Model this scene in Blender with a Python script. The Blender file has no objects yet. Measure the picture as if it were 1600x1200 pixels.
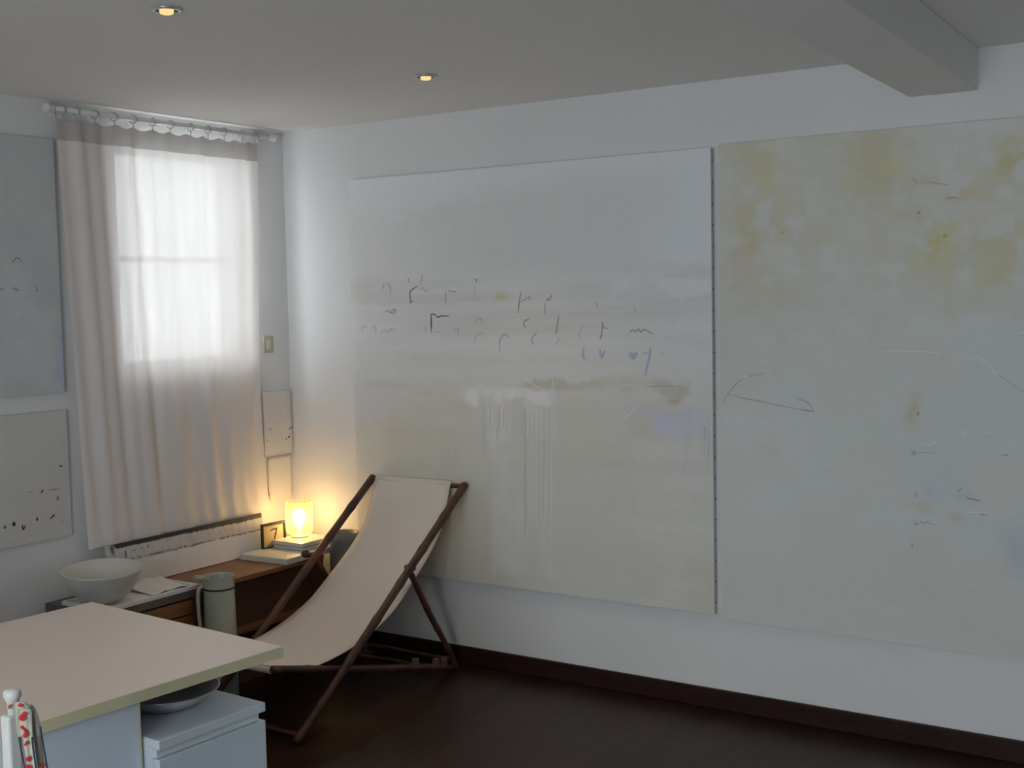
import bpy, bmesh, math, random
import numpy as np
from mathutils import Vector, Matrix

S = bpy.context.scene
C = bpy.context.collection
random.seed(7)
rng = np.random.default_rng(7)

# ------------------------------------------------------------------ camera
F_PX = 1936.09
CAM = Vector((4.50236, -4.70759, 1.74387))
RT = Vector((0.83385361, 0.55161718, -0.02016532))
UP = Vector((-0.02214771, 0.06993787, 0.99730546))
FW = Vector((-0.55154114, 0.83116014, -0.070535))
cd = bpy.data.cameras.new('camera')
cam = bpy.data.objects.new('camera', cd)
C.objects.link(cam)
cd.sensor_width = 36.0
cd.lens = F_PX * 36.0 / 1600.0
cd.clip_start = 0.05
m3 = Matrix((RT, UP, -FW)).transposed()
cam.matrix_world = Matrix.Translation(CAM) @ m3.to_4x4()
S.camera = cam

# ------------------------------------------------------------------ sky, portals, exposure
SKY = 9.0
w = bpy.data.worlds.new('overcast_sky')
S.world = w
w.use_nodes = True
nt = w.node_tree
nt.nodes.clear()
bg = nt.nodes.new('ShaderNodeBackground')
out = nt.nodes.new('ShaderNodeOutputWorld')
tc = nt.nodes.new('ShaderNodeTexCoord')
sep = nt.nodes.new('ShaderNodeSeparateXYZ')
mr = nt.nodes.new('ShaderNodeMapRange')
mr.inputs['From Min'].default_value = -0.15
mr.inputs['From Max'].default_value = 0.25
cr = nt.nodes.new('ShaderNodeValToRGB')
cr.color_ramp.elements[0].color = (0.84, 0.89, 0.95, 1)
cr.color_ramp.elements[1].color = (0.92, 0.96, 1.0, 1)
nt.links.new(tc.outputs['Generated'], sep.inputs[0])
nt.links.new(sep.outputs['Z'], mr.inputs['Value'])
nt.links.new(mr.outputs[0], cr.inputs[0])
nt.links.new(cr.outputs[0], bg.inputs['Color'])
bg.inputs['Strength'].default_value = SKY
nt.links.new(bg.outputs[0], out.inputs[0])


def portal(name, loc, rot, sx, sy):
    l = bpy.data.lights.new(name, 'AREA')
    l.shape = 'RECTANGLE'
    l.size, l.size_y = sx, sy
    l.cycles.is_portal = True
    o = bpy.data.objects.new(name, l)
    o.location = loc
    o.rotation_euler = rot
    C.objects.link(o)


# window behind the curtain (faces +x) and the glazed doors behind the camera (face +y)
WY0, WY1, WZ0, WZ1 = -1.06, -0.235, 1.43, 2.47
BX0, BX1, BZ0, BZ1 = 2.6, 4.8, 0.12, 2.25
XB, YB, H = 8.2, -6.6, 2.6
portal('daylight_portal', (-0.22, (WY0 + WY1) / 2, (WZ0 + WZ1) / 2), (0, -math.pi / 2, 0), WZ1 - WZ0, WY1 - WY0)
portal('daylight_portal', ((BX0 + BX1) / 2, YB - 0.22, (BZ0 + BZ1) / 2), (math.pi / 2, 0, 0), BX1 - BX0, BZ1 - BZ0)

S.view_settings.view_transform = 'Standard'
S.view_settings.look = 'None'
S.view_settings.gamma = 1.0
S.view_settings.use_curve_mapping = False
S.view_settings.exposure = 0.0


# ------------------------------------------------------------------ pixel helpers (1600 x 1200 frame)
def ray(px, py):
    return FW + RT * ((px - 800) / F_PX) + UP * ((600 - py) / F_PX)


def on_plane(px, py, ax, val):
    d = ray(px, py)
    t = (val - CAM[ax]) / d[ax]
    return CAM + d * t


# ------------------------------------------------------------------ materials
MATS = {}


def mat(name, col, rough=0.6, var=0.0, scale=8.0, bump=0.0, bscale=60.0, metal=0.0, stretch=(1, 1, 1), col2=None, spec=0.5, attr=None, coat=0.0):
    if name in MATS:
        return MATS[name]
    m = bpy.data.materials.new(name)
    m.use_nodes = True
    n = m.node_tree.nodes
    L = m.node_tree.links
    b = n['Principled BSDF']
    b.inputs['Roughness'].default_value = rough
    b.inputs['Metallic'].default_value = metal
    b.inputs['Specular IOR Level'].default_value = spec
    b.inputs['Coat Weight'].default_value = coat
    b.inputs['Base Color'].default_value = (*col, 1)
    t = n.new('ShaderNodeTexCoord')
    mp = n.new('ShaderNodeMapping')
    mp.inputs['Scale'].default_value = stretch
    L.new(t.outputs['Object'], mp.inputs[0])
    if attr:
        at = n.new('ShaderNodeAttribute')
        at.attribute_name = attr
        base = at.outputs['Color']
    else:
        base = None
    if var > 0 or col2:
        nz = n.new('ShaderNodeTexNoise')
        nz.inputs['Scale'].default_value = scale
        nz.inputs['Detail'].default_value = 5
        L.new(mp.outputs[0], nz.inputs['Vector'])
        if base is None:
            r = n.new('ShaderNodeValToRGB')
            r.color_ramp.elements[0].position = 0.3
            r.color_ramp.elements[1].position = 0.7
            c2 = col2 if col2 else tuple(c * (1 - var) for c in col)
            r.color_ramp.elements[0].color = (*c2, 1)
            r.color_ramp.elements[1].color = (*col, 1)
            L.new(nz.outputs['Fac'], r.inputs[0])
            base = r.outputs[0]
        else:
            mr_ = n.new('ShaderNodeMapRange')
            mr_.inputs['To Min'].default_value = 1 - var
            mr_.inputs['To Max'].default_value = 1 + var
            L.new(nz.outputs['Fac'], mr_.inputs[0])
            vm = n.new('ShaderNodeVectorMath')
            vm.operation = 'SCALE'
            L.new(base, vm.inputs[0])
            L.new(mr_.outputs[0], vm.inputs['Scale'])
            base = vm.outputs[0]
    if base is not None:
        L.new(base, b.inputs['Base Color'])
    if bump > 0:
        nb = n.new('ShaderNodeTexNoise')
        nb.inputs['Scale'].default_value = bscale
        nb.inputs['Detail'].default_value = 4
        L.new(mp.outputs[0], nb.inputs['Vector'])
        bp = n.new('ShaderNodeBump')
        bp.inputs['Strength'].default_value = bump
        bp.inputs['Distance'].default_value = 0.01
        L.new(nb.outputs['Fac'], bp.inputs['Height'])
        L.new(bp.outputs[0], b.inputs['Normal'])
    MATS[name] = m
    return m


def emis(name, col, strength):
    m = bpy.data.materials.new(name)
    m.use_nodes = True
    n = m.node_tree.nodes
    n.clear()
    e = n.new('ShaderNodeEmission')
    e.inputs[0].default_value = (*col, 1)
    e.inputs[1].default_value = strength
    o = n.new('ShaderNodeOutputMaterial')
    m.node_tree.links.new(e.outputs[0], o.inputs[0])
    MATS[name] = m
    return m


def sheer(name, col, transp, transl=0.6, vary=0.4):
    m = bpy.data.materials.new(name)
    m.use_nodes = True
    n = m.node_tree.nodes
    L = m.node_tree.links
    n.clear()
    o = n.new('ShaderNodeOutputMaterial')
    tr = n.new('ShaderNodeBsdfTransparent')
    tl = n.new('ShaderNodeBsdfTranslucent')
    df = n.new('ShaderNodeBsdfDiffuse')
    tl.inputs[0].default_value = (*col, 1)
    df.inputs[0].default_value = (*col, 1)
    m1 = n.new('ShaderNodeMixShader')
    m1.inputs[0].default_value = transl
    L.new(df.outputs[0], m1.inputs[1])
    L.new(tl.outputs[0], m1.inputs[2])
    # faint woven thread variation in the weave
    t = n.new('ShaderNodeTexCoord')
    mp = n.new('ShaderNodeMapping')
    mp.inputs['Scale'].default_value = (30, 30, 1.2)
    nz = n.new('ShaderNodeTexNoise')
    nz.inputs['Scale'].default_value = 3
    L.new(t.outputs['Object'], mp.inputs[0])
    L.new(mp.outputs[0], nz.inputs['Vector'])
    mr_ = n.new('ShaderNodeMapRange')
    mr_.inputs['From Min'].default_value = 0.3
    mr_.inputs['From Max'].default_value = 0.7
    mr_.inputs['To Min'].default_value = transp * (1 - vary)
    mr_.inputs['To Max'].default_value = transp * (1 + vary)
    L.new(nz.outputs['Fac'], mr_.inputs[0])
    m2 = n.new('ShaderNodeMixShader')
    L.new(mr_.outputs[0], m2.inputs[0])
    L.new(m1.outputs[0], m2.inputs[1])
    L.new(tr.outputs[0], m2.inputs[2])
    L.new(m2.outputs[0], o.inputs[0])
    MATS[name] = m
    return m


def clear_glass(name, gloss=0.06):
    m = bpy.data.materials.new(name)
    m.use_nodes = True
    n = m.node_tree.nodes
    L = m.node_tree.links
    n.clear()
    o = n.new('ShaderNodeOutputMaterial')
    tr = n.new('ShaderNodeBsdfTransparent')
    tr.inputs[0].default_value = (0.95, 0.97, 0.97, 1)
    gl = n.new('ShaderNodeBsdfGlossy')
    gl.inputs['Roughness'].default_value = 0.02
    mx = n.new('ShaderNodeMixShader')
    mx.inputs[0].default_value = gloss
    L.new(tr.outputs[0], mx.inputs[1])
    L.new(gl.outputs[0], mx.inputs[2])
    L.new(mx.outputs[0], o.inputs[0])
    MATS[name] = m
    return m


WALL = mat('wall_paint', (0.80, 0.80, 0.80), 0.75, var=0.03, scale=2.5, bump=0.06, bscale=90)
CEIL = mat('ceiling_paint', (0.89, 0.87, 0.85), 0.85, var=0.03, scale=1.5, bump=0.04, bscale=70)
DARKBASE = mat('baseboard_wood', (0.040, 0.016, 0.014), 0.4, col2=(0.02, 0.009, 0.008), scale=6, stretch=(1, 8, 8), spec=0.2)
WHITEP = mat('white_paint', (0.78, 0.78, 0.76), 0.4, var=0.04, scale=5)
LAMW = mat('white_laminate', (0.72, 0.68, 0.66), 0.38, var=0.02, scale=4)
LAMSKY = mat('skylit_white_laminate', (0.72, 0.80, 0.90), 0.4, var=0.02, scale=4)  # same white laminate, with the bluish sky light put into its colour
EDGE = mat('cream_edge_band', (0.76, 0.71, 0.46), 0.45, var=0.06, scale=10)
POLE = mat('dark_bamboo', (0.13, 0.046, 0.024), 0.45, col2=(0.030, 0.016, 0.012), scale=4, stretch=(2, 2, 2), bump=0.15, bscale=14)
CLOTH = mat('canvas_cloth', (0.76, 0.70, 0.64), 0.9, var=0.05, scale=6, bump=0.1, bscale=300)
ORANGEW = mat('orange_wood', (0.30, 0.125, 0.045), 0.45, col2=(0.19, 0.075, 0.028), scale=5, stretch=(10, 1, 10))
BROWNW = mat('brown_wood', (0.12, 0.048, 0.022), 0.55, col2=(0.075, 0.03, 0.015), scale=4, stretch=(8, 1, 8))
GREYTOP = mat('grey_brown_board', (0.14, 0.11, 0.10), 0.5, var=0.2, scale=6)
CERAM = mat('white_ceramic', (0.70, 0.68, 0.62), 0.35, var=0.04, scale=8)
ENAMEL = mat('grey_green_enamel', (0.44, 0.46, 0.40), 0.3, var=0.08, scale=6)
TINGREEN = mat('grey_green_tin', (0.36, 0.36, 0.29), 0.4, var=0.12, scale=7)
BLACK = mat('black_paint', (0.015, 0.014, 0.014), 0.6, var=0.3, scale=40)
CHROME = mat('chrome', (0.75, 0.75, 0.74), 0.15, metal=1.0)
STEEL = mat('brushed_steel', (0.55, 0.55, 0.56), 0.35, metal=0.9)
CREAMPL = mat('cream_plastic', (0.50, 0.50, 0.38), 0.4)
PAPER = mat('white_paper', (0.76, 0.75, 0.73), 0.8, var=0.03, scale=9)
CREAMPAPER = mat('cream_paper', (0.58, 0.48, 0.26), 0.8, var=0.05, scale=9)
MELAM = mat('white_board', (0.64, 0.66, 0.58), 0.25)
SHEER = sheer('sheer_fabric', (0.88, 0.82, 0.79), 0.024, 0.118)
HEAD = sheer('heading_fabric', (0.58, 0.54, 0.51), 0.01, 0.09)
GLASS = clear_glass('window_glass')
REDP = mat('red_print', (0.55, 0.03, 0.035), 0.8)
TOWEL = mat('cream_cotton', (0.58, 0.56, 0.46), 0.9, var=0.08, scale=12, bump=0.1, bscale=200)
NAVY = mat('navy_binding', (0.03, 0.035, 0.09), 0.8)


# ------------------------------------------------------------------ mesh helpers
def nbm():
    return bmesh.new()


def box(bm, x0, x1, y0, y1, z0, z1, bev=0.0, seg=2):
    vs = [bm.verts.new(p) for p in ((x0, y0, z0), (x1, y0, z0), (x1, y1, z0), (x0, y1, z0), (x0, y0, z1), (x1, y0, z1), (x1, y1, z1), (x0, y1, z1))]
    fs = [bm.faces.new([vs[i] for i in f]) for f in ((0, 3, 2, 1), (4, 5, 6, 7), (0, 1, 5, 4), (1, 2, 6, 5), (2, 3, 7, 6), (3, 0, 4, 7))]
    if bev > 0:
        es = list({e for f in fs for e in f.edges})
        bmesh.ops.bevel(bm, geom=es, offset=bev, segments=seg, affect='EDGES', profile=0.5)
    return bm


def tube(bm, pts, radii, n=14, caps=True):
    pts = [Vector(p) for p in pts]
    if not isinstance(radii, (list, tuple)):
        radii = [radii] * len(pts)
    d0 = (pts[1] - pts[0]).normalized()
    a = d0.orthogonal().normalized()
    rings = []
    for i, p in enumerate(pts):
        if i == 0:
            d = pts[1] - pts[0]
        elif i == len(pts) - 1:
            d = pts[-1] - pts[-2]
        else:
            d = (pts[i + 1] - pts[i]).normalized() + (pts[i] - pts[i - 1]).normalized()
        d.normalize()
        a = (a - d * a.dot(d)).normalized()
        b = d.cross(a)
        rings.append([bm.verts.new(p + (a * math.cos(t) + b * math.sin(t)) * radii[i]) for t in [2 * math.pi * k / n for k in range(n)]])
    for r0, r1 in zip(rings, rings[1:]):
        for k in range(n):
            f = bm.faces.new((r0[k], r0[(k + 1) % n], r1[(k + 1) % n], r1[k]))
            f.smooth = True
    if caps:
        bm.faces.new(list(reversed(rings[0])))
        bm.faces.new(rings[-1])
    return bm


def lathe(bm, prof, n=48, cx=0, cy=0, cz=0, smooth=True):
    rings = []
    for r, z in prof:
        if r < 1e-6:
            rings.append([bm.verts.new((cx, cy, cz + z))])
        else:
            rings.append([bm.verts.new((cx + r * math.cos(2 * math.pi * k / n), cy + r * math.sin(2 * math.pi * k / n), cz + z)) for k in range(n)])
    for r0, r1 in zip(rings, rings[1:]):
        for k in range(n):
            k2 = (k + 1) % n
            if len(r0) == 1 and len(r1) == 1:
                continue
            if len(r0) == 1:
                f = bm.faces.new((r0[0], r1[k2], r1[k]))
            elif len(r1) == 1:
                f = bm.faces.new((r0[k], r0[k2], r1[0]))
            else:
                f = bm.faces.new((r0[k], r0[k2], r1[k2], r1[k]))
            f.smooth = smooth
    return bm


def sheet(bm, P, thick=None):
    """grid of points P[i][j] -> smooth quads; optional thickness along the local normal"""
    V = [[bm.verts.new(p) for p in row] for row in P]
    fs = []
    for i in range(len(V) - 1):
        for j in range(len(V[0]) - 1):
            f = bm.faces.new((V[i][j], V[i + 1][j], V[i + 1][j + 1], V[i][j + 1]))
            f.smooth = True
            fs.append(f)
    if thick:
        bm.normal_update()
        bmesh.ops.solidify(bm, geom=fs, thickness=thick)
    return bm


def obj(name, bm, m, parent=None, fix=True):
    if fix:
        bmesh.ops.recalc_face_normals(bm, faces=bm.faces[:])
    me = bpy.data.meshes.new(name)
    bm.to_mesh(me)
    bm.free()
    me.materials.append(m)
    o = bpy.data.objects.new(name, me)
    C.objects.link(o)
    if parent:
        o.parent = parent
    return o


def thing(name, label, cat, loc=(0, 0, 0), rz=0.0, group=None):
    o = bpy.data.objects.new(name, None)
    o.empty_display_size = 0.05
    C.objects.link(o)
    o.location = loc
    o.rotation_euler = (0, 0, rz)
    return tag(o, label, cat, group)


def tag(o, label, cat, group=None):
    o['label'] = label
    o['category'] = cat
    if group:
        o['group'] = group
    return o


def struct(o, label=None):
    o['kind'] = 'structure'
    if label:
        o['label'] = label
    return o


# ------------------------------------------------------------------ room shell
T = 0.25
fl = mat('dark_floor', (0.045, 0.018, 0.012), 0.34, spec=0.35)
n = fl.node_tree.nodes
L = fl.node_tree.links
b = n['Principled BSDF']
t = n.new('ShaderNodeTexCoord')
br = n.new('ShaderNodeTexBrick')
mpf = n.new('ShaderNodeMapping')
mpf.inputs['Rotation'].default_value = (0, 0, math.radians(90))
br.inputs['Scale'].default_value = 1.0
br.inputs['Brick Width'].default_value = 1.3
br.inputs['Row Height'].default_value = 0.11
br.inputs['Mortar Size'].default_value = 0.0012
br.inputs['Color1'].default_value = (0.052, 0.021, 0.013, 1)
br.inputs['Color2'].default_value = (0.034, 0.014, 0.010, 1)
br.inputs['Mortar'].default_value = (0.012, 0.006, 0.005, 1)
L.new(t.outputs['Object'], mpf.inputs[0])
L.new(mpf.outputs[0], br.inputs['Vector'])
nz = n.new('ShaderNodeTexNoise')
nz.inputs['Scale'].default_value = 3.0
nz.inputs['Detail'].default_value = 6
mp2 = n.new('ShaderNodeMapping')
mp2.inputs['Scale'].default_value = (8, 1, 1)
L.new(t.outputs['Object'], mp2.inputs[0])
L.new(mp2.outputs[0], nz.inputs['Vector'])
mx = n.new('ShaderNodeMixRGB')
mx.blend_type = 'MULTIPLY'
mx.inputs[0].default_value = 0.6
L.new(br.outputs['Color'], mx.inputs[1])
L.new(nz.outputs['Fac'], mx.inputs[2])
L.new(mx.outputs[0], b.inputs['Base Color'])
mrr = n.new('ShaderNodeMapRange')
mrr.inputs['To Min'].default_value = 0.25
mrr.inputs['To Max'].default_value = 0.5
L.new(nz.outputs['Fac'], mrr.inputs[0])
L.new(mrr.outputs[0], b.inputs['Roughness'])

struct(obj('floor', box(nbm(), -T, XB + T, YB - T, T, -0.1, 0.0), fl))
struct(obj('ceiling', box(nbm(), -T, XB + T, YB - T, T, H, H + 0.1), CEIL))


def wall_x(name, x0, x1, y0, y1, hy0, hy1, hz0, hz1):
    bm = nbm()
    box(bm, x0, x1, y0, hy0, 0, H)
    box(bm, x0, x1, hy1, y1, 0, H)
    box(bm, x0, x1, hy0, hy1, 0, hz0)
    box(bm, x0, x1, hy0, hy1, hz1, H)
    return struct(obj(name, bm, WALL))


wall_x('wall_left', -T, 0, YB, 0, WY0, WY1, WZ0, WZ1)
struct(obj('wall_right', box(nbm(), -T, XB + T, 0, T, 0, H), WALL))
struct(obj('wall_rear', box(nbm(), XB, XB + T, YB, 0, 0, H), WALL))
bm = nbm()
box(bm, -T, BX0, YB - T, YB, 0, H)
box(bm, BX1, XB + T, YB - T, YB, 0, H)
box(bm, BX0, BX1, YB - T, YB, 0, BZ0)
box(bm, BX0, BX1, YB - T, YB, BZ1, H)
struct(obj('wall_front', bm, WALL))

# ceiling beam, running out from the painting wall at a slight angle
bm = nbm()
bx = box(bm, 0, 0.245, -6.62, 0.0, 2.45, H, bev=0.004)
bo = struct(obj('trim_1', bm, CEIL), 'plastered beam crossing the ceiling')
bo.location = (3.172, -0.001, 0)
bo.rotation_euler = (0, 0, math.radians(2.4))


def skirting(name, pts):
    (xa, ya), (xb, yb) = pts
    bm = nbm()
    box(bm, min(xa, xb), max(xa, xb), min(ya, yb), max(ya, yb), 0.003, 0.086, bev=0.004)
    return struct(obj(name, bm, DARKBASE))


skirting('baseboard_right', ((0.02, -0.018), (XB, -0.0005)))
skirting('baseboard_left', ((0.0005, YB), (0.018, -0.0005)))


def window(name, x, nx, y0, y1, z0, z1, cols, rows, label):
    root = bpy.data.objects.new(name, None)
    C.objects.link(root)
    struct(root, label)
    fw, d = 0.05, 0.05
    bm = nbm()
    box(bm, x - d / 2, x + d / 2, y0, y0 + fw, z0, z1, bev=0.004)
    box(bm, x - d / 2, x + d / 2, y1 - fw, y1, z0, z1, bev=0.004)
    box(bm, x - d / 2, x + d / 2, y0 + fw, y1 - fw, z0, z0 + fw, bev=0.004)
    box(bm, x - d / 2, x + d / 2, y0 + fw, y1 - fw, z1 - fw, z1, bev=0.004)
    obj('window_frame', bm, WHITEP, root)
    gy = np.linspace(y0 + fw, y1 - fw, cols + 1)
    gz = np.linspace(z0 + fw, z1 - fw, rows + 1)
    for v in gy[1:-1]:
        obj('glazing_bar', box(nbm(), x - 0.016, x + 0.016, v - 0.014, v + 0.014, z0 + fw, z1 - fw, bev=0.003), WHITEP, root)
    for v in gz[1:-1]:
        obj('glazing_bar', box(nbm(), x - 0.014, x + 0.014, y0 + fw, y1 - fw, v - 0.014, v + 0.014, bev=0.003), WHITEP, root)
    for i in range(cols):
        for j in range(rows):
            obj('pane', box(nbm(), x - 0.002, x + 0.002, gy[i] + 0.001, gy[i + 1] - 0.001, gz[j] + 0.001, gz[j + 1] - 0.001), GLASS, root)
    return root


window('window_1', -0.10, 1, WY0, WY1, WZ0, WZ1, 1, 2, 'bright white-framed window glowing behind the sheer curtain')
w2 = window('window_2', 0.0, -1, 0, BX1 - BX0, BZ0, BZ1, 3, 1, 'wide glazed opening in the wall behind the viewer')
w2.location = (BX1, YB - 0.16, 0)
w2.rotation_euler = (0, 0, math.pi / 2)


# ------------------------------------------------------------------ recessed downlights
RING = mat('downlight_ring', (0.62, 0.62, 0.62), 0.25, metal=0.6)
INNER = mat('downlight_recess', (0.05, 0.045, 0.045), 0.5)
BULB = emis('halogen_lens', (1.0, 0.66, 0.28), 1.15)


def downlight(x, y, label, power=15.0):
    t = thing('downlight', label, 'ceiling light', (x, y, H), group='recessed halogen downlights')
    obj('trim_ring', lathe(nbm(), [(0.036, -0.001), (0.044, -0.001), (0.044, -0.004), (0.041, -0.008), (0.036, -0.009), (0.034, -0.006), (0.036, -0.001)], 40), RING, t)
    obj('recess_cone', lathe(nbm(), [(0.036, -0.0012), (0.036, -0.0055), (0.021, -0.0045), (0.021, -0.0012)], 36), INNER, t)
    obj('lens', lathe(nbm(), [(0.0, -0.018), (0.013, -0.0175), (0.019, -0.015), (0.0205, -0.010), (0.0205, -0.002)], 32), BULB, t)
    l = bpy.data.lights.new('downlight_beam', 'SPOT')
    l.energy = power
    l.color = (1.0, 0.72, 0.46)
    l.spot_size = math.radians(100)
    l.spot_blend = 0.8
    l.shadow_soft_size = 0.025
    o = bpy.data.objects.new('downlight_beam', l)
    o.location = (0, 0, -0.022)
    o.parent = t
    C.objects.link(o)


downlight(1.651, -2.189, 'lit recessed downlight in the ceiling above the white table')
downlight(1.563, -0.836, 'lit recessed downlight in the ceiling nearest the paintings')
downlight(1.74, -3.54, 'lit recessed downlight out over the near end of the white table')


# ------------------------------------------------------------------ painted artwork helpers
def smoothstep(a, b_, v):
    q = np.clip((v - a) / (b_ - a), 0, 1)
    return q * q * (3 - 2 * q)


def fbm(u, v, fu, fv, seed, octs=4):
    r = np.random.default_rng(seed)
    tot = np.zeros_like(u)
    amp = 1.0
    for o in range(octs):
        gx, gy = max(2, int(fu * 2 ** o)) + 2, max(2, int(fv * 2 ** o)) + 2
        g = r.random((gy, gx))
        x = np.clip(u, 0, 1) * (gx - 2)
        y = np.clip(v, 0, 1) * (gy - 2)
        xi, yi = x.astype(int), y.astype(int)
        xi = np.clip(xi, 0, gx - 2)
        yi = np.clip(yi, 0, gy - 2)
        fx, fy = x - xi, y - yi
        fx = fx * fx * (3 - 2 * fx)
        fy = fy * fy * (3 - 2 * fy)
        val = (g[yi, xi] * (1 - fx) + g[yi, xi + 1] * fx) * (1 - fy) + (g[yi + 1, xi] * (1 - fx) + g[yi + 1, xi + 1] * fx) * fy
        tot += amp * (val - 0.5)
        amp *= 0.55
    return tot


def canvas_mesh(name, origin, eu, ev, nrm, wid, hei, thick, nu, nv, colfun, m, parent, gain=1.18):
    """stretched canvas: a fine front grid with painted colours, sides and back; front lies at origin + thick * nrm"""
    origin, eu, ev, nrm = Vector(origin), Vector(eu), Vector(ev), Vector(nrm)
    us = np.linspace(0, 1, nu)
    vs = np.linspace(0, 1, nv)
    U, V = np.meshgrid(us, vs)
    o, e1, e2, nn = np.array(origin), np.array(eu), np.array(ev), np.array(nrm)
    front = o + U[..., None] * wid * e1 + V[..., None] * hei * e2 + thick * nn
    verts = front.reshape(-1, 3).tolist()
    faces = []
    for j in range(nv - 1):
        for i in range(nu - 1):
            a = j * nu + i
            faces.append((a, a + 1, a + nu + 1, a + nu))
    k = len(verts)
    verts += [list(origin), list(origin + eu * wid), list(origin + eu * wid + ev * hei), list(origin + ev * hei)]
    bot = list(range(nu))
    top = [(nv - 1) * nu + i for i in range(nu)]
    lef = [j * nu for j in range(nv)]
    rig = [j * nu + nu - 1 for j in range(nv)]
    faces.append(tuple(reversed(bot)) + (k, k + 1))
    faces.append(tuple(top) + (k + 2, k + 3))
    faces.append(tuple(lef) + (k + 3, k))
    faces.append(tuple(reversed(rig)) + (k + 1, k + 2))
    faces.append((k, k + 3, k + 2, k + 1))
    me = bpy.data.meshes.new(name)
    me.from_pydata(verts, [], faces)
    bm = bmesh.new()
    bm.from_mesh(me)
    bmesh.ops.recalc_face_normals(bm, faces=bm.faces[:])
    bm.to_mesh(me)
    bm.free()
    cols = colfun(U, V)
    full = np.ones((len(verts), 4), dtype=np.float32)
    full[:nu * nv, :3] = np.clip(cols * gain, 0, 1).reshape(-1, 3)
    full[nu * nv:, :3] = (0.55, 0.55, 0.53)
    a = me.color_attributes.new('paint', 'FLOAT_COLOR', 'POINT')
    a.data.foreach_set('color', full.ravel())
    me.materials.append(m)
    ob = bpy.data.objects.new(name, me)
    C.objects.link(ob)
    ob.parent = parent
    return ob


PAINT = mat('oil_paint', (0.7, 0.7, 0.7), 0.65, attr='paint', var=0.03, scale=30, bump=0.12, bscale=40)


def blend(col, mask, c, a):
    k = np.clip(mask * a, 0, 1)[..., None]
    return col * (1 - k) + np.array(c) * k


def blob(X, Z, x, z, rx, rz, soft=1.0):
    return np.exp(-(((X - x) / rx) ** 2 + ((Z - z) / rz) ** 2) * soft)


def band(X, Z, x0, x1, z0, z1, sx, sz):
    return smoothstep(x0 - sx, x0 + sx, X) * (1 - smoothstep(x1 - sx, x1 + sx, X)) * smoothstep(z0 - sz, z0 + sz, Z) * (1 - smoothstep(z1 - sz, z1 + sz, Z))


def ribbon(pts, wid, nrm, lift):
    """flat brush mark: world points on a wall plane, width in metres, tapered at the ends"""
    nrm = Vector(nrm)
    P = [Vector(p) for p in pts]
    Q = []
    for i in range(len(P) - 1):                 # resample
        for k in range(4):
            Q.append(P[i].lerp(P[i + 1], k / 4))
    Q.append(P[-1])
    for _ in range(2):
        Q = [Q[0]] + [(Q[i - 1] + Q[i] * 2 + Q[i + 1]) / 4 for i in range(1, len(Q) - 1)] + [Q[-1]]
    bm = nbm()
    rows = []
    N = len(Q)
    for i, p in enumerate(Q):
        d = (Q[min(i + 1, N - 1)] - Q[max(i - 1, 0)])
        if d.length < 1e-7:
            d = Vector((0, 0, 1))
        s = nrm.cross(d.normalized())
        wv = wid * (0.55 + 0.45 * math.sin(math.pi * min(1, (i + 0.6) / N))) * random.uniform(0.8, 1.15) / 2
        rows.append((bm.verts.new(p + s * wv + nrm * lift), bm.verts.new(p + nrm * (lift + min(0.0012, wid * 0.2))), bm.verts.new(p - s * wv + nrm * lift)))
    for a, c in zip(rows, rows[1:]):
        bm.faces.new((a[0], a[1], c[1], c[0]))
        bm.faces.new((a[1], a[2], c[2], c[1]))
    return bm


def pmat(col):
    nm = 'pigment_%02x%02x%02x' % tuple(int(c * 255) for c in col)
    return mat(nm, col, 0.7)


# ---- large painting with rows of scribbled marks
PX0, PX1, PZ0, PZ1, PT = 0.458, 2.385, 0.408, 2.328, 0.03


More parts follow.
